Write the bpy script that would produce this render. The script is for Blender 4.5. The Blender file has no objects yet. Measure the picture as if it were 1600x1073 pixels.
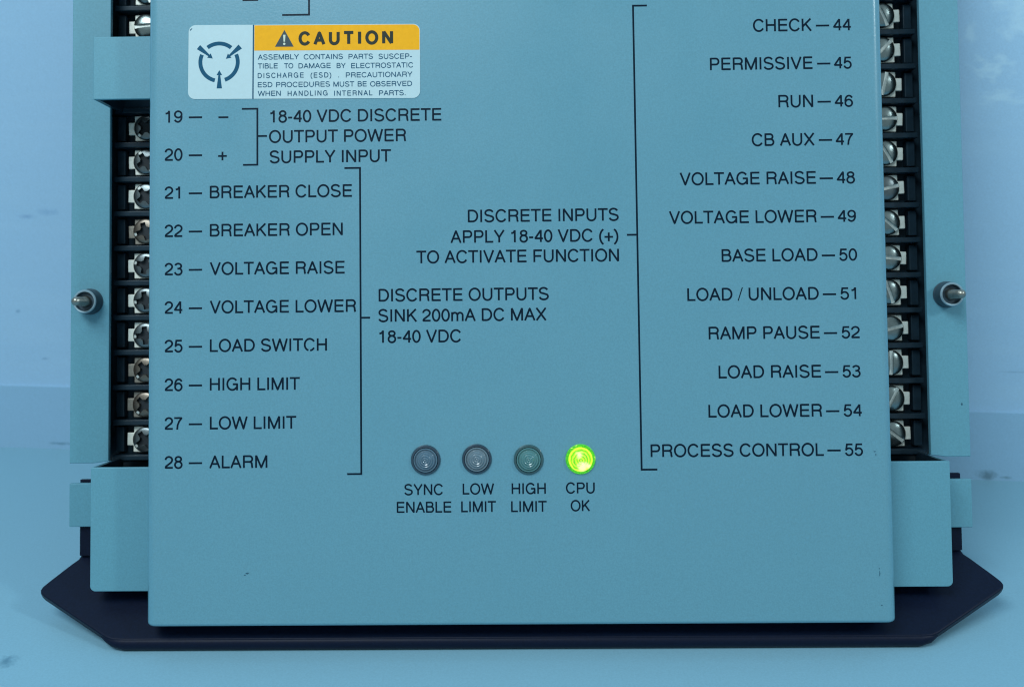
import bpy, bmesh, math, random
from mathutils import Matrix, Vector
random.seed(7)
C = bpy.context.scene.collection
SC = bpy.context.scene

# ------------------------------------------------------------------ camera, light, exposure
LEAN = math.radians(18)                        # the unit leans back against the wall
cam_d = bpy.data.cameras.new('camera')
cam = bpy.data.objects.new('camera', cam_d); C.objects.link(cam); SC.camera = cam
cam_d.sensor_width = 36; cam_d.lens = 36; cam_d.clip_start = .01; cam_d.clip_end = 50
cam_d.shift_x = .0179; cam_d.shift_y = -.0685
R0 = (.9998337, .01159517, -.01407546); R1 = (-.01043139, -.26945666, -.96295602); R2 = (-.01495836, .96294271, -.26929089)
m = Matrix.Identity(4)
for i in range(3):
    m[i][0] = R0[i]; m[i][1] = -R1[i]; m[i][2] = -R2[i]
m.translation = (-.00166677, -.22087326, .15794583)
cam.matrix_world = m
cam_d.dof.use_dof = True; cam_d.dof.focus_distance = .2535; cam_d.dof.aperture_fstop = 20

w = bpy.data.worlds.new('World'); SC.world = w; w.use_nodes = True
bg = w.node_tree.nodes['Background']; bg.inputs[0].default_value = (.70, .92, 1, 1); bg.inputs[1].default_value = .42

def area(name, loc, target, sx, sy, power, col):
    l = bpy.data.lights.new(name, 'AREA'); l.shape = 'RECTANGLE'; l.size = sx; l.size_y = sy; l.energy = power; l.color = col
    o = bpy.data.objects.new(name, l); C.objects.link(o); o.location = loc
    o.rotation_euler = (Vector(target) - Vector(loc)).to_track_quat('-Z', 'Y').to_euler()
    return o
area('ceiling_lamp', (-.28, -.41, .77), (-.03, .03, .12), .45, .30, 4.9, (.81, .945, 1))
area('window_light', (.82, -.46, .71), (.05, .03, .14), .085, .16, 2.8, (.82, .97, 1))

SC.view_settings.view_transform = 'Standard'; SC.view_settings.look = 'None'
SC.view_settings.exposure = 0; SC.view_settings.gamma = 1; SC.view_settings.use_curve_mapping = False
SC.render.engine = 'CYCLES'; SC.cycles.filter_width = 1.15

# ------------------------------------------------------------------ materials
def mat(name, col, rough=.5, metal=0., var=0., vscale=200., bump=0., bscale=2500., spec=.5, coat=0., wear=None):
    m = bpy.data.materials.new(name); m.use_nodes = True; nt = m.node_tree; b = nt.nodes['Principled BSDF']
    b.inputs['Base Color'].default_value = (*col, 1); b.inputs['Roughness'].default_value = rough
    b.inputs['Metallic'].default_value = metal; b.inputs['Specular IOR Level'].default_value = spec
    b.inputs['Coat Weight'].default_value = coat; b.inputs['Coat Roughness'].default_value = .10
    tc = nt.nodes.new('ShaderNodeTexCoord')
    if var:
        n = nt.nodes.new('ShaderNodeTexNoise'); n.inputs['Scale'].default_value = vscale; n.inputs['Detail'].default_value = 6
        n.inputs['Roughness'].default_value = .6
        nt.links.new(tc.outputs['Object'], n.inputs['Vector'])
        r = nt.nodes.new('ShaderNodeMapRange'); r.inputs[1].default_value = .3; r.inputs[2].default_value = .7
        r.inputs[3].default_value = 1 - var; r.inputs[4].default_value = 1 + var
        nt.links.new(n.outputs['Fac'], r.inputs[0])
        mx = nt.nodes.new('ShaderNodeVectorMath'); mx.operation = 'SCALE'; mx.inputs[0].default_value = col
        nt.links.new(r.outputs[0], mx.inputs['Scale'])
        last = mx.outputs[0]
        if wear:
            n2 = nt.nodes.new('ShaderNodeTexNoise'); n2.inputs['Scale'].default_value = wear[0]; n2.inputs['Detail'].default_value = 4
            nt.links.new(tc.outputs['Object'], n2.inputs['Vector'])
            r2 = nt.nodes.new('ShaderNodeMapRange'); r2.inputs[1].default_value = wear[1]; r2.inputs[2].default_value = wear[2]
            nt.links.new(n2.outputs['Fac'], r2.inputs[0])
            mm = nt.nodes.new('ShaderNodeMix'); mm.data_type = 'RGBA'
            nt.links.new(r2.outputs[0], mm.inputs[0]); nt.links.new(last, mm.inputs[6]); mm.inputs[7].default_value = (*wear[3], 1)
            last = mm.outputs[2]
        nt.links.new(last, b.inputs['Base Color'])
    if bump:
        n = nt.nodes.new('ShaderNodeTexNoise'); n.inputs['Scale'].default_value = bscale; n.inputs['Detail'].default_value = 3
        nt.links.new(tc.outputs['Object'], n.inputs['Vector'])
        bp = nt.nodes.new('ShaderNodeBump'); bp.inputs['Strength'].default_value = bump; bp.inputs['Distance'].default_value = .0002
        nt.links.new(n.outputs['Fac'], bp.inputs['Height']); nt.links.new(bp.outputs[0], b.inputs['Normal'])
    return m

PAINT = mat('grey_paint', (.114, .302, .388), .32, var=.085, vscale=2400, bump=.12, bscale=1500, coat=.8)
CHASSIS = mat('chassis_paint', (.112, .308, .392), .5, var=.085, vscale=2400, bump=.12, bscale=1500)
BLACK = mat('black_enamel', (.0035, .0075, .023), .44, var=.2, vscale=1500, bump=.15, bscale=1500, spec=.15)
PLASTIC = mat('black_plastic', (.016, .034, .050), .3, var=.25, vscale=300, spec=.25)
NICKEL = mat('nickel_plate', (.97, .98, .88), .38, metal=.1, var=.14, vscale=500, bump=.15, bscale=1200)
TARNISH = mat('tarnished_plate', (.36, .33, .28), .42, metal=.7, var=.25, vscale=500, bump=.2, bscale=1200)
STEEL = mat('steel_screw', (.24, .29, .29), .27, metal=.95, var=.15, vscale=600, bump=.12, bscale=1500)
ZINC = mat('dark_zinc_screw', (.17, .20, .21), .33, metal=.9, var=.2, vscale=600, bump=.12, bscale=1500)
BRASSY = mat('brown_zinc_screw', (.20, .17, .14), .35, metal=.85, var=.3, vscale=600)
RUBBER = mat('dark_bushing', (.035, .065, .09), .45, var=.1)
RIM = mat('bushing_rim', (.30, .42, .48), .35, metal=.4, var=.1)
POST = mat('threaded_post', (.30, .30, .27), .33, metal=.9, var=.2, vscale=800)
INK = mat('screen_print_ink', (.002, .012, .026), .32, var=.10, vscale=900, spec=.14)
LABEL = mat('label_vinyl', (.50, .645, .68), .4, var=.02, vscale=900, spec=.3)
YELLOW = mat('label_yellow', (.95, .435, .014), .5, var=.05, vscale=900, spec=.12)
LBLUE = mat('label_blue_ink', (.014, .090, .165), .6, var=.06, vscale=900, spec=.1)
LGREY = mat('label_dark_ink', (.040, .045, .036), .6, var=.1, vscale=900, spec=.1)
WALLM = mat('wall_paint', (.375, .59, .785), .6, var=.06, vscale=2000, bump=.2, bscale=400)
SKIRT = mat('skirting_paint', (.31, .52, .70), .6, var=.06, vscale=2000, bump=.2, bscale=400)
TABLEM = mat('table_paint', (.212, .418, .535), .5, var=.06, vscale=2000, bump=.15, bscale=500)
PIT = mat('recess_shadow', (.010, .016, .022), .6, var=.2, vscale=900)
SLOT = mat('painted_slot_light', (.70, .74, .70), .4, metal=.4, var=.2, vscale=900)  # slot floors coloured brighter, standing in for the light they catch
CHIP = mat('paint_chip', (.02, .10, .15), .6, var=.3, vscale=900)

# handling marks: the paint's gloss wanders a little
nt = PAINT.node_tree; tc = nt.nodes.new('ShaderNodeTexCoord'); nn = nt.nodes.new('ShaderNodeTexNoise'); nn.inputs['Scale'].default_value = 38; nn.inputs['Detail'].default_value = 7
rg = nt.nodes.new('ShaderNodeMapRange'); rg.inputs[1].default_value = .35; rg.inputs[2].default_value = .65; rg.inputs[3].default_value = .25; rg.inputs[4].default_value = .43
nt.links.new(tc.outputs['Object'], nn.inputs['Vector']); nt.links.new(nn.outputs['Fac'], rg.inputs[0]); nt.links.new(rg.outputs[0], nt.nodes['Principled BSDF'].inputs['Roughness'])
# brush streaks on the wall paint
nt = WALLM.node_tree; bs = nt.nodes['Principled BSDF']
src = bs.inputs['Base Color'].links[0].from_socket
tc = nt.nodes.new('ShaderNodeTexCoord'); mp = nt.nodes.new('ShaderNodeMapping'); mp.inputs['Scale'].default_value = (26, 26, 170)
nn = nt.nodes.new('ShaderNodeTexNoise'); nn.inputs['Scale'].default_value = 1; nn.inputs['Detail'].default_value = 5
rg = nt.nodes.new('ShaderNodeMapRange'); rg.inputs[1].default_value = .50; rg.inputs[2].default_value = .75; rg.inputs[4].default_value = .10
mk = nt.nodes.new('ShaderNodeMix'); mk.data_type = 'RGBA'; mk.inputs[7].default_value = (.55, .76, .88, 1)
nt.links.new(tc.outputs['Object'], mp.inputs[0]); nt.links.new(mp.outputs[0], nn.inputs['Vector'])
nt.links.new(nn.outputs['Fac'], rg.inputs[0]); nt.links.new(rg.outputs[0], mk.inputs[0]); nt.links.new(src, mk.inputs[6])
nt.links.new(mk.outputs[2], bs.inputs['Base Color'])

def stain(m, centre, size, col, nscale, amount=.8, mul=1.6, aniso=(1, 1, 1)):
    """a grimy mark with a ragged outline at one place on a surface"""
    nt = m.node_tree; b = nt.nodes['Principled BSDF']; src = b.inputs['Base Color'].links[0].from_socket; L = nt.links.new
    tc = nt.nodes.new('ShaderNodeTexCoord'); sub = nt.nodes.new('ShaderNodeVectorMath'); sub.operation = 'SUBTRACT'; sub.inputs[1].default_value = centre
    dv = nt.nodes.new('ShaderNodeVectorMath'); dv.operation = 'DIVIDE'; dv.inputs[1].default_value = size
    ln = nt.nodes.new('ShaderNodeVectorMath'); ln.operation = 'LENGTH'
    nz = nt.nodes.new('ShaderNodeTexNoise'); nz.inputs['Scale'].default_value = nscale; nz.inputs['Detail'].default_value = 4
    ma = nt.nodes.new('ShaderNodeMath'); ma.operation = 'MULTIPLY_ADD'; ma.inputs[1].default_value = mul
    rg = nt.nodes.new('ShaderNodeMapRange'); rg.inputs[1].default_value = .5*mul + .95; rg.inputs[2].default_value = .5*mul + .1; rg.inputs[4].default_value = amount
    mx = nt.nodes.new('ShaderNodeMix'); mx.data_type = 'RGBA'; mx.inputs[7].default_value = (*col, 1)
    L(tc.outputs['Object'], sub.inputs[0]); L(sub.outputs[0], dv.inputs[0]); L(dv.outputs[0], ln.inputs[0]); mp = nt.nodes.new('ShaderNodeMapping'); mp.inputs['Scale'].default_value = aniso; L(tc.outputs['Object'], mp.inputs[0]); L(mp.outputs[0], nz.inputs['Vector'])
    L(nz.outputs['Fac'], ma.inputs[0]); L(ln.outputs['Value'], ma.inputs[2]); L(ma.outputs[0], rg.inputs[0]); L(rg.outputs[0], mx.inputs[0])
    L(src, mx.inputs[6]); L(mx.outputs[2], b.inputs['Base Color'])
for cx, cz, sx, sz, col, ns, am in (
        (.1548, .0012, .0040, .0022, (.10, .19, .24), 500, .75), (.1605, .0006, .0030, .0006, (.12, .24, .30), 500, .7),
        (-.1655, .0850, .0042, .0011, (.17, .32, .55), 260, .62), (-.1575, .0866, .0048, .0015, (.22, .40, .62), 260, .5),
        (-.1736, .0511, .0012, .0009, (.17, .32, .50), 600, .6), (-.1662, .0336, .0022, .0006, (.17, .32, .50), 600, .6),
        (-.1640, .0016, .0060, .0007, (.12, .26, .36), 400, .75), (.1600, .0370, .0060, .0004, (.20, .36, .52), 300, .6)):
    stain(SKIRT if cz < .02 else WALLM, (cx, .10265 - .09209*cx, cz), (sx, .02, sz), col, ns, am)
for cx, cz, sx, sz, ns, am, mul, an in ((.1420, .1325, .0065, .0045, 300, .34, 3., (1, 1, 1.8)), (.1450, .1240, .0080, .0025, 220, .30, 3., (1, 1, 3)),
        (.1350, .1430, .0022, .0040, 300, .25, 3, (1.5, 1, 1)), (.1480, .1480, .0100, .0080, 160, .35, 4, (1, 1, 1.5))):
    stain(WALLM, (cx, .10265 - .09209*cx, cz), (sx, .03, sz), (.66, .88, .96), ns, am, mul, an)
stain(TABLEM, (-.1265, -.0045, 0), (.003, .0028, .01), (.06, .18, .27), 700, .75)

# ------------------------------------------------------------------ geometry helpers (device frame, millimetres: u right, v down, d away from the viewer)
V0, D0 = 69.10, 5.925                           # lower front corner of the mounting foot: the unit's base
def P(u, v, d): return Vector((u, d - D0, -(v - V0))) * .001

def finish(bm, name, m, parent=None, bevel=0, segs=2, smooth=True, loc=None, angle=35):
    bmesh.ops.recalc_face_normals(bm, faces=bm.faces)
    me = bpy.data.meshes.new(name); bm.to_mesh(me); bm.free()
    for p in me.polygons: p.use_smooth = smooth
    if smooth: me.set_sharp_from_angle(angle=math.radians(angle))
    me.materials.append(m)
    o = bpy.data.objects.new(name, me); C.objects.link(o)
    if loc is not None: o.location = loc
    if parent: o.parent = parent
    if bevel:
        b = o.modifiers.new('bevel', 'BEVEL'); b.width = bevel * .001; b.segments = segs; b.limit_method = 'ANGLE'
        b.angle_limit = math.radians(40); b.harden_normals = True
    return o

def box(bm, u0, u1, v0, v1, d0, d1):
    vs = [bm.verts.new(P(u, v, d)) for u in (u0, u1) for v in (v0, v1) for d in (d0, d1)]
    for f in ((0,1,3,2), (4,6,7,5), (0,4,5,1), (2,3,7,6), (0,2,6,4), (1,5,7,3)):
        bm.faces.new([vs[i] for i in f])

def prism(bm, pts, fn0, fn1):
    """closed outline pts, mapped by fn0 (near side) and fn1 (far side)"""
    a = [bm.verts.new(fn0(*p)) for p in pts]; b = [bm.verts.new(fn1(*p)) for p in pts]
    bm.faces.new(a); bm.faces.new(b[::-1])
    n = len(pts)
    for i in range(n):
        bm.faces.new((a[i], b[i], b[(i+1) % n], a[(i+1) % n]))

def lathe(bm, prof, u=0, v=0, d=0, n=40, local=False):
    """profile of (radius, depth towards the viewer) round an axis along the depth direction"""
    rings = []
    for r, h in prof:
        if r < 1e-6:
            rings.append([bm.verts.new(Vector((u, d - h, -v)) * .001 if local else P(u, v, d - h))]); continue
        ring = []
        for i in range(n):
            a = 2 * math.pi * i / n
            x, y = u + r * math.cos(a), v + r * math.sin(a)
            ring.append(bm.verts.new(Vector((x, d - h, -y)) * .001 if local else P(x, y, d - h)))
        rings.append(ring)
    for r0, r1 in zip(rings, rings[1:]):
        if len(r0) == 1 and len(r1) == 1: continue
        for i in range(n):
            j = (i + 1) % n
            if len(r0) == 1: bm.faces.new((r0[0], r1[i], r1[j]))
            elif len(r1) == 1: bm.faces.new((r0[i], r1[0], r0[j]))
            else: bm.faces.new((r0[i], r1[i], r1[j], r0[j]))

def rounded(u0, v0, u1, v1, r, n=7):
    out = []
    for cx, cy, a0 in ((u1-r, v0+r, -90), (u1-r, v1-r, 0), (u0+r, v1-r, 90), (u0+r, v0+r, 180)):
        for i in range(n + 1):
            a = math.radians(a0 + 90 * i / n); out.append((cx + r*math.cos(a), cy + r*math.sin(a)))
    return out

# ------------------------------------------------------------------ lettering: a stroke alphabet, drawn in 1000 units to the em
def arc(cx, cy, rx, ry, a0, a1, n=None):
    n = n or max(4, int(abs(a1 - a0) / 12))
    return [(cx + rx*math.cos(math.radians(a0 + (a1-a0)*i/n)), cy + ry*math.sin(math.radians(a0 + (a1-a0)*i/n))) for i in range(n+1)]
G = {}                                          # char: (advance, left, right, strokes)
def g(c, adv, l, r, *st): G[c] = (adv, l, r, st)
g('A', 667, 14, 654, [(55,0),(334,690),(613,0)], [(155,245),(513,245)])
g('B', 667, 74, 627, [(116,0),(116,718)], [(116,676),(370,676)]+arc(385,532,150,144,90,-90)[1:]+[(116,388)], [(116,388),(400,388)]+arc(410,215,172,173,90,-90)[1:]+[(116,42)])
g('C', 722, 44, 681, arc(378,359,292,336,32,328))
g('D', 722, 81, 674, [(123,0),(123,718)], [(123,676),(330,676)]+arc(345,359,287,317,90,-90)[1:]+[(123,42)])
g('E', 667, 86, 616, [(128,0),(128,718)], [(128,676),(610,676)], [(128,372),(585,372)], [(128,42),(616,42)])
g('F', 611, 86, 583, [(128,0),(128,718)], [(128,676),(583,676)], [(128,350),(535,350)])
g('G', 778, 48, 704, arc(380,359,290,336,36,312)+[(625,165),(662,215)], [(662,0),(662,350)], [(410,350),(704,350)])
g('H', 722, 77, 646, [(119,0),(119,718)], [(604,0),(604,718)], [(119,372),(604,372)])
g('I', 278, 91, 188, [(139,0),(139,718)])
g('K', 667, 76, 663, [(118,0),(118,718)], [(118,255),(590,718)], [(285,415),(610,0)])
g('L', 556, 76, 537, [(118,718),(118,42),(537,42)])
g('M', 833, 73, 761, [(115,0),(115,718)], [(719,0),(719,718)], [(120,712),(417,20),(714,712)])
g('N', 722, 76, 646, [(118,0),(118,718)], [(604,0),(604,718)], [(122,706),(600,12)])
g('O', 778, 39, 739, arc(389,359,306,336,90,450))
g('P', 667, 86, 622, [(128,0),(128,718)], [(128,676),(405,676)]+arc(420,502,160,174,90,-90)[1:]+[(128,328)])
g('R', 722, 88, 684, [(130,0),(130,718)], [(130,676),(440,676)]+arc(450,512,165,164,90,-90)[1:]+[(130,348)], [(440,348),(530,330),(580,280),(596,190),(606,70),(634,0)])
g('S', 667, 49, 620, arc(326,532,222,163,15,232)+[(300,375),(380,355)]+arc(335,196,243,174,50,-170)[1:])
g('T', 611, 14, 597, [(14,676),(597,676)], [(306,0),(306,676)])
g('U', 722, 79, 644, [(121,718),(121,258)]+arc(361,258,240,236,180,360)[1:]+[(602,718)])
g('V', 667, 20, 647, [(58,718),(333,18),(608,718)])
g('W', 944, 16, 928, [(58,718),(250,20),(472,695),(694,20),(886,718)])
g('X', 667, 19, 648, [(65,0),(605,718)], [(62,718),(602,0)])
g('Y', 667, 14, 653, [(58,718),(333,300),(609,718)], [(333,300),(333,0)])
g('0', 556, 37, 519, arc(278,351,199,322,90,450))
g('1', 556, 101, 359, [(310,0),(310,703)], [(101,535),(190,545),(260,585),(300,690)])
g('2', 556, 26, 507, arc(270,490,196,176,180,-25)+[(400,345),(240,225),(110,130),(72,42),(507,42)])
g('3', 556, 34, 522, arc(272,523,180,144,165,-70), arc(276,208,204,186,70,-170), [(225,375),(335,375)])
g('4', 556, 25, 523, [(400,0),(400,700)], [(400,690),(68,215),(523,207)])
g('5', 556, 32, 514, [(480,661),(155,661),(105,330)]+arc(275,228,198,208,138,-165))
g('6', 556, 38, 518, arc(280,222,196,202,90,450), [(480,535)]+arc(300,370,212,292,50,205))
g('7', 556, 37, 523, [(37,661),(480,661),(330,470),(240,250),(212,0)])
g('8', 556, 38, 517, arc(278,530,170,134,90,450), arc(278,208,199,186,90,450))
g('9', 556, 42, 514, arc(276,480,194,186,90,450), [(75,165)]+arc(256,330,214,288,230,385))
g('-', 333, 44, 287, [(44,275),(287,275)])
g('+', 584, 39, 545, [(39,255),(545,255)], [(292,2),(292,508)])
g('(', 333, 68, 299, arc(480,263,370,490,118,242))
g(')', 333, 34, 265, arc(-147,263,370,490,62,-62))
g('/', 278, -17, 295, [(10,-19),(268,737)])
g('.', 278, 87, 191, [(139,0),(139,104)])
g('m', 833, 65, 769, [(107,0),(107,523)], [(107,330)]+arc(262,330,155,155,180,0)[1:]+[(417,0)], [(417,330)]+arc(572,330,155,155,180,0)[1:]+[(727,0)])
g(' ', 278, 0, 278)
G['\u00a2'] = (722, 44, 681, (arc(378,359,292,336,32,255), arc(378,359,292,336,275,328)))   # the C whose ink has a chip in it

def stroke(bm, pts, h, d, closed=False, T=lambda u, v: (u, v)):
    """a flat ribbon of half width h along pts (mm, v down) at depth d"""
    if len(pts) > 2 and (Vector(pts[0]) - Vector(pts[-1])).length < 1e-3:
        closed = True; pts = pts[:-1]
    pts = [Vector(p) for p in pts]; n = len(pts)
    # split at sharp corners
    if not closed:
        for i in range(1, n - 1):
            a = (pts[i] - pts[i-1]).normalized(); b = (pts[i+1] - pts[i]).normalized()
            if a.dot(b) < -.25:
                stroke(bm, pts[:i+1], h, d, T=T); stroke(bm, pts[i:], h, d - .004, T=T)
                q = pts[i]; vs = [bm.verts.new(P(*T(q.x + h*.8*math.cos(t*math.pi/5), q.y + h*.8*math.sin(t*math.pi/5)), d - .008)) for t in range(10)]
                bm.faces.new(vs); return
    L, R_ = [], []
    for i in range(n):
        p0 = pts[i-1] if (i or closed) else None; p1 = pts[(i+1) % n] if (i < n-1 or closed) else None
        ta = (pts[i]-p0).normalized() if p0 is not None else None; tb = (p1-pts[i]).normalized() if p1 is not None else None
        if ta is None: nn = Vector((-tb.y, tb.x)); k = 1
        elif tb is None: nn = Vector((-ta.y, ta.x)); k = 1
        else:
            t = (ta + tb).normalized(); nn = Vector((-t.y, t.x)); k = 1 / max(.5, nn.dot(Vector((-ta.y, ta.x))))
        a = pts[i] + nn*h*k; b = pts[i] - nn*h*k
        L.append(bm.verts.new(P(*T(a.x, a.y), d))); R_.append(bm.verts.new(P(*T(b.x, b.y), d)))
    for i in range(n if closed else n-1):
        j = (i+1) % n
        bm.faces.new((L[i], L[j], R_[j], R_[i]))

def text(bm, s, u0, u1, v, cap, weight=1., d=-.03):
    """write s between u0 and u1 with its baseline at v"""
    pos = []; x = 0
    for c in s: pos.append(x); x += G[c][0]
    a = pos[0] + G[s[0]][1]; b = pos[-1] + G[s[-1]][2]
    k = cap / 718.; kx = (u1 - u0) / (b - a)
    track = 0
    if kx > k * 1.12 and len(s) > 1:             # widely spaced setting: space the letters rather than stretch them
        kx2 = k * .95; track = ((u1 - u0) / kx2 - (b - a)) / (len(s) - 1); kx = kx2
    for i, c in enumerate(s):
        for n_, st in enumerate(G[c][3]):
            pts = [(u0 + (pos[i] + track*i - a + px) * kx, v - py * k) for px, py in st]
            w_ = weight * (.55 if c == '/' else 1)
            stroke(bm, pts, 54 * k * w_, d - .005 * n_)

def ink(name, parent, m=INK):
    return bmesh.new(), (lambda bm: flat(bm, name, m, parent))
def flat(bm, name, m, parent):
    me = bpy.data.meshes.new(name); bm.to_mesh(me); bm.free(); me.materials.append(m)
    # all print faces the viewer
    for p in me.polygons:
        if p.normal.y > 0: p.flip()
    o = bpy.data.objects.new(name, me); C.objects.link(o); o.parent = parent
    return o

# ------------------------------------------------------------------ the setting: tabletop and wall
def slab(name, pts, fn, m):
    bm = bmesh.new(); prism(bm, pts, *fn)
    o = finish(bm, name, m, smooth=False); o['kind'] = 'structure'; return o
SL = (.0882 - .11883) / (.15693 + .1757)        # the wall stands a few degrees askew to the unit
WY = lambda x: .10265 + SL * x
slab('tabletop', [(-1.2, WY(-1.2) + .05), (1.2, WY(1.2) + .05), (1.2, -1.1), (-1.2, -1.1)],
     (lambda x, y: Vector((x, y, -.0006)), lambda x, y: Vector((x, y, -.03))), TABLEM)
slab('wall', [(-1.2, -.004), (1.2, -.004), (1.2, .9), (-1.2, .9)],
     (lambda x, z: Vector((x, WY(x), z)), lambda x, z: Vector((x, WY(x) + .04, z))), WALLM)
slab('skirting', [(-1.2, -.004), (1.2, -.004), (1.2, .0229), (-1.2, .0238)],
     (lambda x, z: Vector((x, WY(x) - .0012, z)), lambda x, z: Vector((x, WY(x) + .002, z))), SKIRT)
def blotch(cx, cy, rx, ry, n, rnd, ang=0):
    out = []
    for i in range(n):
        t = 2*math.pi*i/n; k = 1 + rnd*(random.random()-.5)
        x, y = rx*k*math.cos(t), ry*k*math.sin(t)
        out.append((cx + x*math.cos(ang) - y*math.sin(ang), cy + x*math.sin(ang) + y*math.cos(ang)))
    return out

# ------------------------------------------------------------------ the control unit
unit = bpy.data.objects.new('control_unit', None); C.objects.link(unit)
unit.empty_display_size = .05
unit.rotation_euler = (-LEAN, 0, 0)
unit['label'] = 'blue grey control unit with printed terminal list and four round lamps on a black foot'
unit['category'] = 'control unit'

W, VB, VT = 91.85, 62.5, -142.
WI, WF, DF, DB, DT = 109.17, 119.63, 20.77, 9.16, 28.3
PITCH, VTERM = 9.525, -65.71

# front cover: sheet with rolled side bends
bm = bmesh.new(); r = 2.7; prof = [(-W, 8.9)]
for i in range(10): a = math.pi/2 * i/9; prof.append((-W + r - r*math.cos(a), r - r*math.sin(a)))
for i in range(10): a = math.pi/2 * i/9; prof.append((W - r + r*math.sin(a), r - r*math.cos(a)))
prof.append((W, 8.9))
prism(bm, prof, lambda u, d: P(u, VB, d), lambda u, d: P(u, VT, d))
cover = finish(bm, 'front_cover', PAINT, unit, bevel=.9, segs=3)

# chassis behind it
bm = bmesh.new()
box(bm, -92, 92, VT + 1, 24, DB, 22.2)                                  # core under the cover
prism(bm, [(-WI, 24.9), (WI, 24.9)] + [(WI - 1.4 + 1.4*math.cos(t), 54.8 + 1.4*math.sin(t)) for t in [math.pi/2*i/7 for i in range(8)]]
      + [(-WI + 1.4 - 1.4*math.sin(t), 54.8 + 1.4*math.cos(t)) for t in [math.pi/2*i/7 for i in range(8)]],
      lambda u, v: P(u, v, DB), lambda u, v: P(u, v, DB + 1.2))           # lower front, open above
box(bm, -WI, -WI + .45, 24.9, 54.5, DB + 1.203, 22.2); box(bm, WI - .45, WI, 24.9, 54.5, DB + 1.203, 22.2)
box(bm, -WI + 1.4, WI - 1.4, 55, 56.19, DB + 1.203, 22.2)
box(bm, -WI, -92.3, -86.3, -69.9, DB, DB + 1.2); box(bm, -WI, -WI + .45, -86.3, -69.9, DB + 1.203, 20.765)   # bridge between the two left openings
for s in (-1, 1):
    box(bm, *sorted((s*92.3, s*WI)), VT + 1, -128, DB, 20.7)            # top end of the box
    bm2 = [(s*WI, VT + 1), (s*WF, VT + 1), (s*WF, 25.4), (s*(WI + 4), 25.4), (s*WI, 24.9)]
    prism(bm, bm2, lambda u, v: P(u, v, DF), lambda u, v: P(u, v, DF + 1.5))
    box(bm, *sorted((s*(WI + .003), s*WF)), 30.7 if s < 0 else 31.3, 42.2 if s < 0 else 43.9, DF, DF + 1.5)
chassis = finish(bm, 'chassis', CHASSIS, unit, bevel=.22, segs=2)
bm = bmesh.new()                                                        # black backing, liners and filler added to keep the case interior dark
box(bm, -114, 114, VT + 1.5, 26.6, 34.05, 35); box(bm, -113, 113, 26.603, 29.2, 34.05, 35)
for s in (-1, 1): box(bm, *sorted((s*113.55, s*114.6)), VT + 1.5, 25.2, 22.3, 34.04); box(bm, *sorted((s*(WI - .47), s*(WI - 1.3))), 24.95, 54.9, DB + 1.22, 28)
box(bm, -113.5, -92.2, -86.2, -70, 27, 34.04)
box(bm, -107.75, 107.75, 29.25, 54.4, 10.45, 22.1); box(bm, -107.75, 107.75, 29.25, 29.9, 22.103, 34.9)
box(bm, -WI + .47, -WI + 1.3, -86.2, -69.95, DB + 1.22, 26.9)
finish(bm, 'shade_backing', PLASTIC, unit, smooth=False)

# black mounting bracket with the foot bent forward
Tv, Td = .64159, -.76705; Nv, Nd = .76705, .64159
A0 = (51.1, 22.85)
foot = lambda u, s: P(u, A0[0] + Tv*s, A0[1] + Td*s)
foot2 = lambda u, s: P(u, A0[0] + Tv*s + Nv*2.6, A0[1] + Td*s + Nd*2.6)
half = [(117.4, -2.2), (117.9, .0), (119.2, 1.5), (123.4, 7.0), (124.5, 8.6), (124.75, 9.6), (124.4, 10.5), (123.3, 11.4), (103.4, 23.6), (101.5, 24.3), (98.6, 24.5)]
out = half + [(-u, s) for u, s in half[::-1]]
bm = bmesh.new()
prism(bm, out, foot, foot2)
o = finish(bm, 'mounting_bracket', BLACK, unit, bevel=.5, segs=3)
bm = bmesh.new(); box(bm, -117.4, 117.4, 29.95, 50.2, 22.35, 23.6)
finish(bm, 'upright_strip', BLACK, o, bevel=.15)
bm = bmesh.new(); rings = []                                            # rolled front edge, running out into the chamfered ears
for u, sc, nc, rr in ((-105.5, 22.0, 1.3, .35), (-103.8, 23.0, 1.4, .9), (-101.8, 23.7, 1.65, 1.4), (-99.0, 24.0, 1.9, 1.75), (99.0, 24.0, 1.9, 1.75), (101.6, 23.7, 1.65, 1.4), (103.4, 22.9, 1.4, .9), (104.9, 21.9, 1.3, .35)):
    rings.append([bm.verts.new(P(u, A0[0] + Tv*(sc + rr*math.cos(t)) + Nv*(nc + rr*math.sin(t)), A0[1] + Td*(sc + rr*math.cos(t)) + Nd*(nc + rr*math.sin(t)))) for t in [2*math.pi*q/20 for q in range(20)]])
for a, b in zip(rings, rings[1:]):
    for q in range(20): bm.faces.new((a[q], a[(q+1) % 20], b[(q+1) % 20], b[q]))
bm.faces.new(rings[0]); bm.faces.new(rings[-1][::-1])
finish(bm, 'rolled_lip', BLACK, o)

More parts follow.
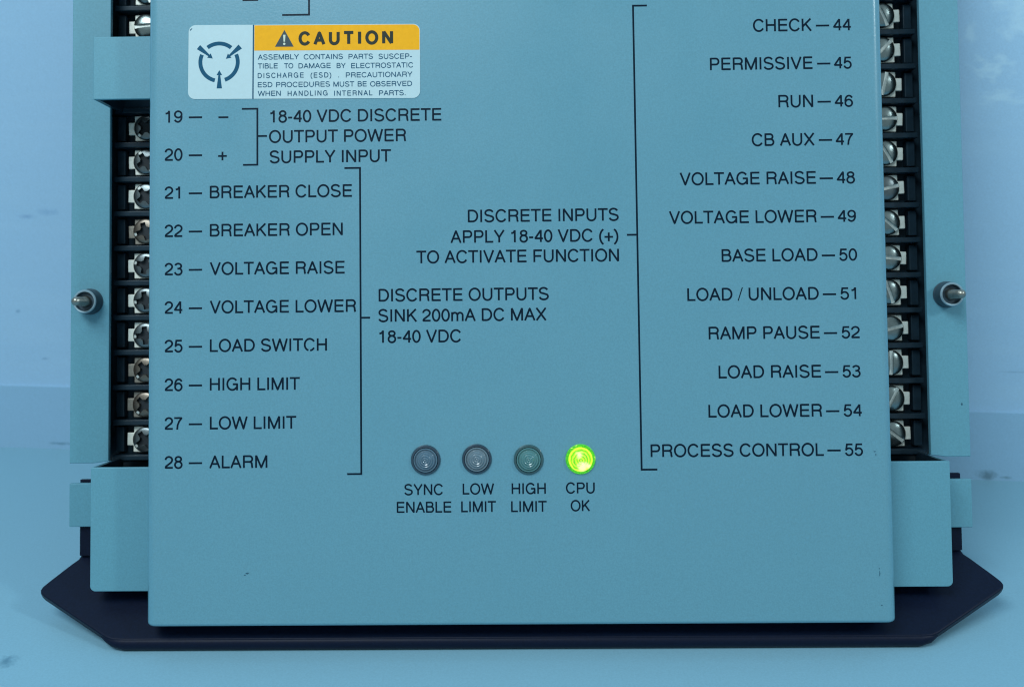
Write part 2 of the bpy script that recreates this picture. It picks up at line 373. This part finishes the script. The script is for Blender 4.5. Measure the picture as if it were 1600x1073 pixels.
# ------------------------------------------------------------------ terminal blocks
def screw_head(name, kind, m):
    bm = bmesh.new()
    prof = [(3.45, 0), (3.45, .55)] + [(3.45*math.cos(t), .55 + (1.15 if kind == 'slot' else .75)*math.sin(t)) for t in [math.pi/2*i/9 for i in range(1, 9)]] + [(0, 1.7 if kind == 'slot' else 1.3)]
    lathe(bm, [(0, 0)] + prof, n=44, local=True)
    head = finish(bm, name, m)
    bm = bmesh.new()
    def lb(hx, hy, d0, d1, rot):
        vs = []
        for x, y in ((-hx,-hy),(hx,-hy),(hx,hy),(-hx,hy)):
            for d in (d0, d1):
                xx = x*math.cos(rot) - y*math.sin(rot); yy = x*math.sin(rot) + y*math.cos(rot)
                vs.append(bm.verts.new(Vector((xx, d, yy))*.001))
        for f in ((0,2,4,6), (7,5,3,1), (0,1,3,2), (2,3,5,4), (4,5,7,6), (6,7,1,0)): bm.faces.new([vs[i] for i in f])
    cuts = [(5, .50, 0)] if kind == 'slot' else [(2.45, .72, math.pi/2), (2.45, .72, 0), (5, .42, 0)]
    for n_, (hx, hy, rot) in enumerate(cuts):
        bm.free() if False else None
        bm = bmesh.new(); lb(hx, hy, -3, (-.95 if kind == 'slot' else (-.1 if n_ < 2 else -.85)), rot)
        cut = finish(bm, 'cutter', m, smooth=False)
        md = head.modifiers.new('slot', 'BOOLEAN'); md.object = cut; md.operation = 'DIFFERENCE'; md.solver = 'EXACT'
        bpy.context.view_layer.update()
        me = bpy.data.meshes.new_from_object(head.evaluated_get(bpy.context.evaluated_depsgraph_get()))
        head.modifiers.clear(); head.data = me; bpy.data.objects.remove(cut)
    if kind != 'slot':                              # round the recess out in the middle
        bm = bmesh.new(); lathe(bm, [(0, 3), (1.55, 3), (1.3, .06), (0, .06)], n=24, local=True); cut = finish(bm, 'cutter', m, smooth=False)
        md = head.modifiers.new('slot', 'BOOLEAN'); md.object = cut; md.operation = 'DIFFERENCE'; md.solver = 'EXACT'
        bpy.context.view_layer.update()
        me = bpy.data.meshes.new_from_object(head.evaluated_get(bpy.context.evaluated_depsgraph_get()))
        head.modifiers.clear(); head.data = me; bpy.data.objects.remove(cut)
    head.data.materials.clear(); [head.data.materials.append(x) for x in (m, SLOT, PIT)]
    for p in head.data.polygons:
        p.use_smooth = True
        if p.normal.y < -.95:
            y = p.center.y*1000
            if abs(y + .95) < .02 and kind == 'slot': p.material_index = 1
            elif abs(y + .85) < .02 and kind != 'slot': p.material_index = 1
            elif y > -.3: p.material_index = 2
    head.data.set_sharp_from_angle(angle=math.radians(32))
    b = head.modifiers.new('bevel', 'BEVEL'); b.width = .00007; b.segments = 2; b.limit_method = 'ANGLE'; b.angle_limit = math.radians(45); b.harden_normals = True
    return head

def clamp(side):
    """square plate under the screw with a tab pointing outward, at its own centre"""
    s = side
    pts = [(-s*3.3, -3.5), (s*3.4, -3.5), (s*3.4, -1.75), (s*5.15, -1.75), (s*5.15, 1.75), (s*3.4, 1.75), (s*3.4, 3.5), (-s*3.3, 3.5)]
    bm = bmesh.new()
    f = lambda h: (lambda u, v: Vector((u, h, -v))*.001)
    prism(bm, pts, f(0), f(.9))
    return finish(bm, 'clamp_plate', NICKEL, bevel=.22, segs=2)

protoC = {-1: clamp(-1), 1: clamp(1)}
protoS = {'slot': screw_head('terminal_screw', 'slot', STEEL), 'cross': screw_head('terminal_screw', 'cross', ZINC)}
used = set()
def copy(proto, parent, loc, rot=0, m=None):
    if proto.name in used:
        o = proto.copy(); C.objects.link(o)
    else:
        o = proto; used.add(proto.name)
    o.parent = parent; o.location = loc; o.rotation_euler = (0, rot, 0)
    if m is not None:
        o.data = o.data.copy() if o is proto else o.data
        o.material_slots[0].link = 'OBJECT'; o.material_slots[0].material = m
    return o

def block(side, i0, i1, v_end0, v_end1, rows):
    s = side; S = lambda a, b: sorted((s*a, s*b))
    bm = bmesh.new()
    box(bm, *S(92.5, 113.5), v_end0, min(v_end1, 26.4), 31.4, 34)           # base
    if v_end1 > 26.4: box(bm, *S(92.5, 113), 26.403, v_end1, 31.4, 34)
    box(bm, *S(93, 98), v_end0 + .3, v_end1 - .3, 24.5, 31.397)               # inner ridge, under the cover
    for i in range(i0, i1 + 2):                                             # barriers between the ways
        vc = VTERM + (i - .5)*PITCH
        box(bm, *S(98.003, 110.4), vc - .75, vc + .75, 26.4, 31.397)
    for i in range(i0, i1 + 1):
        vc = VTERM + i*PITCH
        box(bm, *S(98.003, 105.0), vc - 3.2, vc + 3.2, 29.25, 31.39)          # pedestal under the clamp plate
        # raised outer shoulder
        box(bm, *S(107.95, 110.3), vc - 3.5, vc + 3.5, 28.7, 31.39)
    blk = finish(bm, 'terminal_block', PLASTIC, unit, bevel=.3, segs=2)
    for i in range(i0, i1 + 1):
        kind, ang, pm, sm = rows.get(i, ('slot', random.uniform(-90, 90), None, None))
        vc = VTERM + i*PITCH + random.uniform(-.15, .15); uc = s*(101.8 + random.uniform(-.12, .12))
        copy(protoC[s], blk, P(uc, vc, DT), math.radians(random.uniform(-2, 2)), pm)
        copy(protoS[kind], blk, P(uc + random.uniform(-.1, .1), vc + random.uniform(-.12, .12), DT - random.uniform(0, .25)), -math.radians(ang), sm)
TA, ZI, BR = TARNISH, ZINC, BRASSY
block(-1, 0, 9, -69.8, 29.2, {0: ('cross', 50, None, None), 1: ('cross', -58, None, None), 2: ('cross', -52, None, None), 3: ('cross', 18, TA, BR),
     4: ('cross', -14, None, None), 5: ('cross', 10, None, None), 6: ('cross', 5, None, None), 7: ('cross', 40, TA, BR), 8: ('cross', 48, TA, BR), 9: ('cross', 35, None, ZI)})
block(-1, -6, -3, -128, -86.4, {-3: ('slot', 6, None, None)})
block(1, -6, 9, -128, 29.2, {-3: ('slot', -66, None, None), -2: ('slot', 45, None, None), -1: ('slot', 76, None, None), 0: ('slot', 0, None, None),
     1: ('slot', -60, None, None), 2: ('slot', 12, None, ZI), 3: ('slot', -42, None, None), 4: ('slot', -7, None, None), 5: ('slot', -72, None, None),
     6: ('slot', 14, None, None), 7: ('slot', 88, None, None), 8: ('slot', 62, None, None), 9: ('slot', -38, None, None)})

# ------------------------------------------------------------------ flange bushings with threaded posts
for s, v in ((-1, -17.7), (1, -17.3)):
    u = s*114.3
    bm = bmesh.new()
    lathe(bm, [(3.5, 0), (3.5, .4), (3.3, .6), (3.22, 3.2), (3.1, 3.75), (2.5, 3.75), (2.4, 2.6), (0, 2.6)], u, v, DF, n=40)
    b = finish(bm, 'bushing', RUBBER, unit)
    bm = bmesh.new()
    lathe(bm, [(3.18, 3.3), (3.1, 3.8), (2.9, 4.0), (2.6, 3.95), (2.5, 3.5)], u, v, DF, n=40)
    finish(bm, 'rim', RIM, b)
    bm = bmesh.new(); prof = [(1.5, 2.62), (1.5, 3.6), (1.3, 4.0)]
    h = 4.0
    while h < 9.6: prof += [(1.15, h + .18), (.98, h + .38)]; h += .4
    prof += [(.8, h + .1), (.62, h + .35), (0, h + .4)]
    lathe(bm, prof, u, v, DF, n=24)
    p_ = finish(bm, 'threaded_post', POST, b, angle=50)

# ------------------------------------------------------------------ indicator lamps
def lens_mat(name, col, rough=.22):
    return mat(name, col, rough, var=.12, vscale=500, spec=.7, coat=.6)
LENS = [lens_mat('smoky_lens', (.085, .150, .205)), lens_mat('grey_lens', (.135, .195, .235)), lens_mat('green_tinted_lens', (.080, .215, .220))]
BASES = [lens_mat('smoky_base', (.018, .045, .075), .3), lens_mat('grey_base', (.012, .035, .062), .3), lens_mat('green_base', (.028, .085, .095), .3)]  # dark base colour also stands in for shade in the lamp holes
def lit(name, ramp, noise, strength, blob=False, div=3.7):
    m = bpy.data.materials.new(name); m.use_nodes = True; nt = m.node_tree; b = nt.nodes['Principled BSDF']
    tc = nt.nodes.new('ShaderNodeTexCoord'); sep = nt.nodes.new('ShaderNodeVectorMath'); sep.operation = 'MULTIPLY'; sep.inputs[1].default_value = (1000, 0, 1000)
    ln = nt.nodes.new('ShaderNodeVectorMath'); ln.operation = 'LENGTH'
    nz = nt.nodes.new('ShaderNodeTexNoise'); nz.inputs['Scale'].default_value = 900; nz.inputs['Detail'].default_value = 2
    dv = nt.nodes.new('ShaderNodeMath'); dv.operation = 'DIVIDE'; dv.inputs[1].default_value = div
    ad = nt.nodes.new('ShaderNodeMath'); ad.operation = 'MULTIPLY_ADD'; ad.inputs[1].default_value = noise
    cr = nt.nodes.new('ShaderNodeValToRGB'); cr.color_ramp.interpolation = 'LINEAR'
    els = cr.color_ramp.elements
    els[0].position = ramp[0][0]; els[0].color = (*ramp[0][1], 1); els[1].position = ramp[-1][0]; els[1].color = (*ramp[-1][1], 1)
    for p_, c_ in ramp[1:-1]: e = els.new(p_); e.color = (*c_, 1)
    L = nt.links.new
    L(tc.outputs['Object'], sep.inputs[0]); L(sep.outputs[0], ln.inputs[0]); L(ln.outputs['Value'], dv.inputs[0])
    L(tc.outputs['Object'], nz.inputs['Vector']); L(nz.outputs['Fac'], ad.inputs[0]); L(dv.outputs[0], ad.inputs[2])
    L(ad.outputs[0], cr.inputs[0]); L(cr.outputs[0], b.inputs['Emission Color'])
    if blob:                                        # the hot spots of the die seen through the lens
        last = cr.outputs[0]
        for (bx, bz), rad in (((.35, -1.75), 1.15), ((-.35, 1.35), .8), ((1.6, -1.5), .7)):
            s2 = nt.nodes.new('ShaderNodeVectorMath'); s2.operation = 'SUBTRACT'; s2.inputs[1].default_value = (bx, 0, bz)
            l2 = nt.nodes.new('ShaderNodeVectorMath'); l2.operation = 'LENGTH'
            m2 = nt.nodes.new('ShaderNodeMath'); m2.operation = 'MULTIPLY_ADD'; m2.inputs[1].default_value = 1.6
            g2 = nt.nodes.new('ShaderNodeMapRange'); g2.inputs[1].default_value = rad + 1.1; g2.inputs[2].default_value = rad + .2
            x2 = nt.nodes.new('ShaderNodeMix'); x2.data_type = 'RGBA'; x2.inputs[7].default_value = (1, 1, .50, 1)
            L(sep.outputs[0], s2.inputs[0]); L(s2.outputs[0], l2.inputs[0]); L(nz.outputs['Fac'], m2.inputs[0]); L(l2.outputs['Value'], m2.inputs[2])
            L(m2.outputs[0], g2.inputs[0]); L(g2.outputs[0], x2.inputs[0]); L(last, x2.inputs[6]); last = x2.outputs[2]
        L(last, b.inputs['Emission Color'])
    b.inputs['Emission Strength'].default_value = strength; b.inputs['Base Color'].default_value = (.05, .3, .02, 1); b.inputs['Roughness'].default_value = .2
    return m
GR, YG, YE, WH = (.035, .42, .002), (.30, .82, .012), (.80, .90, .05), (1., 1., .55)
LENS.append(lit('lit_lens', [(.10, YE), (.17, GR), (.22, YE), (.31, YG), (.34, GR), (.40, YE), (.49, YG), (.53, GR), (.59, YE), (.68, YG), (.72, GR), (.78, YE), (.87, YE), (.92, GR), (1., YG)], .16, 1., blob=True))
BASES.append(lit('lit_base', [(.55, YG), (.66, (.02, .26, .002)), (.74, (.07, .52, .005)), (.81, (.015, .18, .003)), (.87, (.08, .55, .008)), (.93, (.02, .26, .003)), (1., (.6, .95, .12))], .8, 1., div=8.))
LABELS = ['smoky unlit lamp lens', 'clear grey unlit lamp lens', 'green tinted unlit lamp lens', 'glowing green lamp lens']
for k, (u, v) in enumerate(((-22.59, 22.3), (-10.03, 22.18), (2.67, 22.40), (15.37, 22.40))):
    bm = bmesh.new()
    lathe(bm, [(3.66, -.3), (3.66, .25), (3.45, .55), (3.1, .6), (2.95, .3), (0, .3)], n=48, local=True)
    o = finish(bm, 'indicator_lamp', BASES[k], unit, loc=P(u, v, 0)); o['label'] = LABELS[k].replace(' lens', '')
    bm = bmesh.new(); prof = [(2.95, .31), (2.93, .95), (2.82, 1.12), (2.66, 1.1), (2.56, .86)]
    R = 2.5; n_ = 60
    for i in range(n_):
        r = R*(1 - i/n_); ph = (r % .56)/.56
        prof.append((r, .85 + 1.0*(1 - (r/R)**2)**.8 + .22*abs(2*ph - 1)))
    prof.append((0, 1.85))
    lathe(bm, prof, n=48, local=True)
    finish(bm, 'lens', LENS[k], o, angle=25)

# ------------------------------------------------------------------ printing on the cover
LEFT= [('19', -87.13, -82.9, -81.29, -77.95, None, -61.81),
    ('20', -87.29, -82.87, -81.27, -77.93, None, -52.28),
    ('21', -87.25, -83.41, -81.24, -77.91, ('BREAKER CLOSE', -75.93, -40.49), -42.76),
    ('22', -87.22, -82.82, -81.22, -77.89, ('BREAKER OPEN', -75.91, -42.86), -33.23),
    ('23', -87.19, -82.79, -81.19, -77.87, ('VOLTAGE RAISE', -75.89, -42.38), -23.71),
    ('24', -87.15, -82.76, -81.17, -77.85, ('VOLTAGE LOWER', -75.88, -39.56), -14.18),
    ('25', -87.12, -82.74, -81.15, -77.83, ('LOAD SWIT¢H', -75.86, -46.88), -4.66),
    ('26', -87.08, -82.71, -81.12, -77.82, ('HIGH LIMIT', -75.85, -53.59), 4.87),
    ('27', -87.05, -82.68, -81.1, -77.8, ('LOW LIMIT', -75.83, -54.48), 14.39),
    ('28', -87.02, -82.66, -81.07, -77.78, ('ALARM', -75.97, -61.67), 23.92)]
RIGHT= [('44', 79.48, 83.86, 75.23, 78.52, ('CHECK', 59.69, 74.24), -82.75),
    ('45', 79.46, 83.81, 75.31, 78.6, ('PERMISSIVE', 48.85, 74.17), -73.22),
    ('46', 79.41, 83.91, 75.2, 78.48, ('RUN', 65.59, 74.08), -63.7),
    ('47', 79.44, 83.8, 75.3, 78.58, ('CB AUX', 58.81, 74.25), -54.17),
    ('48', 79.47, 83.92, 75.27, 78.54, ('VOLTAGE RAISE', 40.87, 74.36), -44.65),
    ('49', 79.48, 83.95, 75.32, 78.59, ('VOLTAGE LOWER', 38.07, 74.35), -35.12),
    ('50', 79.62, 84.0, 75.37, 78.63, ('BASE LOAD', 50.84, 74.32), -25.6),
    ('51', 79.66, 83.57, 75.4, 78.66, ('LOAD / UNLOAD', 42.23, 74.38), -16.07),
    ('52', 79.74, 84.18, 75.45, 78.7, ('RAMP PAUSE', 47.3, 74.43), -6.55),
    ('53', 79.75, 84.15, 75.51, 78.75, ('LOAD RAISE', 49.56, 74.53), 2.98),
    ('54', 79.79, 84.23, 75.55, 78.79, ('LOAD LOWER', 46.9, 74.59), 12.5),
    ('55', 79.89, 84.26, 75.64, 78.88, ('PROCESS CONTROL', 32.6, 74.79), 22.03)]
NOTES= [('output_note', '18-40 VDC DISCRETE', -60.83, -18.1, -61.53, 3.07, 1.0),
    ('output_note', 'OUTPUT POWER', -61.14, -26.9, -56.47, 3.07, 1.0),
    ('output_note', 'SUPPLY INPUT', -60.98, -30.72, -51.37, 3.07, 1.0),
    ('d', 'DISCRETE OUTPUTS', -33.93, 8.06, -16.67, 3.07, 1.0),
    ('d', 'SINK 200mA DC MAX', -34.05, 7.47, -11.64, 3.07, 1.0),
    ('d', '18-40 VDC', -33.83, -13.64, -6.48, 3.07, 1.0),
    ('i', 'DISCRETE INPUTS', -11.68, 25.57, -36.06, 3.07, 1.0),
    ('i', 'APPLY 18-40 VDC (+)', -16.05, 25.42, -30.96, 3.07, 1.0),
    ('i', 'TO ACTIVATE FUNCTION', -24.56, 25.49, -26.01, 3.07, 1.0),
    ('l', 'SYNC', -27.88, -18.4, 30.81, 2.62, 1.0),
    ('l', 'ENABLE', -29.75, -16.4, 35.09, 2.62, 1.0),
    ('l', 'LOW', -13.54, -5.89, 30.75, 2.62, 1.0),
    ('l', 'LIMIT', -13.93, -5.46, 35.05, 2.62, 1.0),
    ('l', 'HIGH', -1.53, 6.76, 30.75, 2.62, 1.0),
    ('l', 'LIMIT', -1.7, 6.96, 35.1, 2.62, 1.0),
    ('l', 'CPU', 11.75, 18.73, 30.69, 2.62, 1.0),
    ('l', 'OK', 12.86, 17.58, 34.99, 2.62, 1.0),
    ('c', 'CAUTION', -53.48, -30.23, -81.03, 3.05, 1.75),
    ('s', 'ASSEMBLY', -63.92, -53.62, -77.37, 1.26, 1.0),
    ('s', 'CONTAINS', -52.4, -42.6, -77.28, 1.26, 1.0),
    ('s', 'PARTS', -41.17, -35.08, -77.21, 1.26, 1.0),
    ('s', 'SUSCEP-', -33.67, -25.35, -77.14, 1.26, 1.0),
    ('s', 'TIBLE', -63.92, -58.94, -75.13, 1.26, 1.0),
    ('s', 'TO', -57.31, -55.06, -75.09, 1.26, 1.0),
    ('s', 'DAMAGE', -53.71, -45.67, -75.04, 1.26, 1.0),
    ('s', 'BY', -44.15, -41.93, -74.98, 1.26, 1.0),
    ('s', 'ELECTROSTATIC', -40.53, -25.04, -74.9, 1.26, 1.0),
    ('s', 'DISCHARGE', -63.93, -52.44, -72.72, 1.26, 1.0),
    ('s', '(ESD)', -50.68, -45.54, -72.66, 1.26, 1.0),
    ('s', '.', -43.83, -43.56, -72.63, 1.26, 1.0),
    ('s', 'PRECAUTIONARY', -41.86, -25.25, -72.58, 1.26, 1.0),
    ('s', 'ESD', -63.93, -60.3, -70.42, 1.26, 1.0),
    ('s', 'PROCEDURES', -59.32, -45.87, -70.37, 1.26, 1.0),
    ('s', 'MUST', -44.98, -39.79, -70.31, 1.26, 1.0),
    ('s', 'BE', -38.9, -36.68, -70.29, 1.26, 1.0),
    ('s', 'OBSERVED', -35.82, -25.34, -70.25, 1.26, 1.0),
    ('s', 'WHEN', -63.93, -58.19, -68.21, 1.26, 1.0),
    ('s', 'HANDLING', -56.43, -46.5, -68.13, 1.26, 1.0),
    ('s', 'INTERNAL', -44.8, -35.26, -68.03, 1.26, 1.0),
    ('s', 'PARTS.', -33.59, -26.98, -67.95, 1.26, 1.0)]
def line(bm, pts, th=.46, d=-.03): stroke(bm, pts, th/2, d)
for num, a, b, da, db_, cap, v in LEFT + RIGHT:
    bm, done = ink('terminal_caption', cover)
    text(bm, num, a, b, v, 3.07 if int(num) < 40 else 2.95)
    line(bm, [(da, v - 1.27), (db_, v - 1.27)])
    if num == '19': line(bm, [(-73.84, -63.0), (-71.35, -63.0)])
    if num == '20': line(bm, [(-73.9, -53.29), (-71.74, -53.29)]); line(bm, [(-72.82, -54.36), (-72.82, -52.2)], d=-.035)
    if cap: text(bm, cap[0], cap[1], cap[2], v, 3.07)
    done(bm)
blocks = {}
for kind, s, a, b, v, cap, wt in NOTES: blocks.setdefault(kind if kind != 'l' else 'l' + str(int(a // 12.4)), []).append((s, a, b, v, cap, wt))
for kind, ls in blocks.items():
    if kind in 'cs': continue
    bm, done = ink('lamp_caption' if kind[0] == 'l' else 'function_note', cover)
    for s, a, b, v, cap, wt in ls: text(bm, s, a, b, v, cap, wt)
    done(bm)
for pts, tick in (([(-67.97, -65.05), (-64.08, -65.05), (-64.08, -51.0), (-67.67, -51.0)], [(-64.1, -58.18), (-61.68, -58.18)]),
                  ([(-42.35, -49.9), (-38.46, -49.9), (-38.46, 25.6), (-41.95, 25.6)], [(-38.4, -12.7), (-36.11, -12.7)]),
                  ([(33.41, -89.69), (29.95, -89.69), (30.3, 25.06), (34.14, 25.06)], [(27.57, -32.5), (30.1, -32.5)]),
                  ([(-67.82, -92.5), (-64.11, -92.5), (-64.11, -106), (-67.82, -106)], None),
                  ([(-57.83, -88.6), (-51.08, -88.6), (-51.08, -112), (-57.83, -112)], None)):
    bm, done = ink('group_bracket', cover)
    line(bm, pts)
    if tick: line(bm, tick, d=-.038)
    done(bm)

# warning label
TH = math.radians(.46); cu, cv = -52.33, -76.77
def rot(u, v): u -= cu; v -= cv; return cu + u*math.cos(TH) - v*math.sin(TH), cv + u*math.sin(TH) + v*math.cos(TH)
bm = bmesh.new()
ol = rounded(-81.4, -86.1, -23.3, -67.43, 1.75)
prism(bm, ol, lambda u, v: P(*rot(u, v), -.13), lambda u, v: P(*rot(u, v), .05))
sticker = finish(bm, 'warning_label', LABEL, cover, smooth=False)
def area_print(name, polys, m, d):
    bm = bmesh.new()
    for k, pl in enumerate(polys): bm.faces.new([bm.verts.new(P(*rot(u, v), d - .004*k)) for u, v in pl])
    return flat(bm, name, m, sticker)
yb = [(-64.85, -79.55), (-64.85, -85.95)]
yb += [(-25.1 + 1.65*math.sin(t), -84.3 - 1.65*math.cos(t)) for t in [math.pi/2*i/6 for i in range(7)]] + [(-23.45, -79.55)]
area_print('yellow_band', [yb], YELLOW, -.15)
area_print('divider', [[(-65.25, -86.08), (-64.93, -86.08), (-64.93, -67.45), (-65.25, -67.45)]], LBLUE, -.16)
tri = area_print('warning_triangle', [[(-59.65, -80.5), (-54.95, -80.5), (-57.3, -84.75)]], mat('triangle_ink', (.030, .055, .065), .6, var=.1, vscale=900), -.17)
ex = [[(-57.62, -83.5), (-57.02, -83.5), (-57.14, -81.75), (-57.50, -81.75)], [(-57.32 + .3*math.cos(t*math.pi/6), -81.2 + .3*math.sin(t*math.pi/6)) for t in range(12)]]
area_print('exclamation_mark', ex, mat('mark_ink', (.62, .66, .52), .45, var=.05), -.19)
for kind, nm, m_ in (('c', 'caution_heading', LGREY), ('s', 'warning_text', LBLUE)):
    bm = bmesh.new()
    for s, a, b, v, cap, wt in blocks[kind]: text(bm, s, a, b, v, cap, wt, d=-.17)
    flat(bm, nm, m_, sticker)
# electrostatic discharge sign: broken ring and three arrows
bm = bmesh.new(); ox, oy = -73.67, -76.88
for a0, a1 in ((50, 128), (-72, 24), (156, 257)):
    stroke(bm, [(ox + 4.70*math.cos(t), oy - 4.70*math.sin(t)) for t in [math.radians(a0 + (a1-a0)*i/30) for i in range(31)]], .49, -.15)
for (tu, tv), (hu, hv) in (((-78.85, -80.75), (-75.25, -77.80)), ((-68.35, -80.75), (-71.95, -77.68)), ((-73.6, -70.26), (-73.6, -74.85))):
    a = Vector((tu, tv)); b = Vector((hu, hv)); t = (b-a).normalized(); n = Vector((-t.y, t.x)); k = b - t*1.25
    bm.faces.new([bm.verts.new(P(q.x, q.y, -.155)) for q in (a + n*.66, k + n*.24, k - n*.24, a - n*.66)])
    bm.faces.new([bm.verts.new(P(q.x, q.y, -.155)) for q in (k + n*.70, b, k - n*.70)])
flat(bm, 'discharge_sign', LBLUE, sticker)

# paint chips along the right side of the cover
for u, v, a, b in ((87.6, 50.5, .13, .55), (87.5, 49.3, .1, .22), (87.9, 58.1, .22, .15), (87.2, 21.1, .30, .14), (87.4, 21.9, .1, .4), (-66.6, 49.6, .42, .20), (-67.2, 50.0, .22, .12)):
    bm = bmesh.new(); bm.faces.new([bm.verts.new(P(x, y, -.02)) for x, y in blotch(u, v, a, b, 11, .8)])
    flat(bm, 'paint_chip', CHIP, cover)
bm = bmesh.new(); bm.faces.new([bm.verts.new(P(x, y, DF - .02)) for x, y in blotch(117.6, 11.6, .30, .34, 11, .7)])
flat(bm, 'paint_chip', CHIP, chassis)
bm = bmesh.new(); bm.faces.new([bm.verts.new(P(x, y, -.15)) for x, y in blotch(-80.75, -85.2, .38, .13, 10, .6, -.8)])
flat(bm, 'corner_nick', LBLUE, sticker)
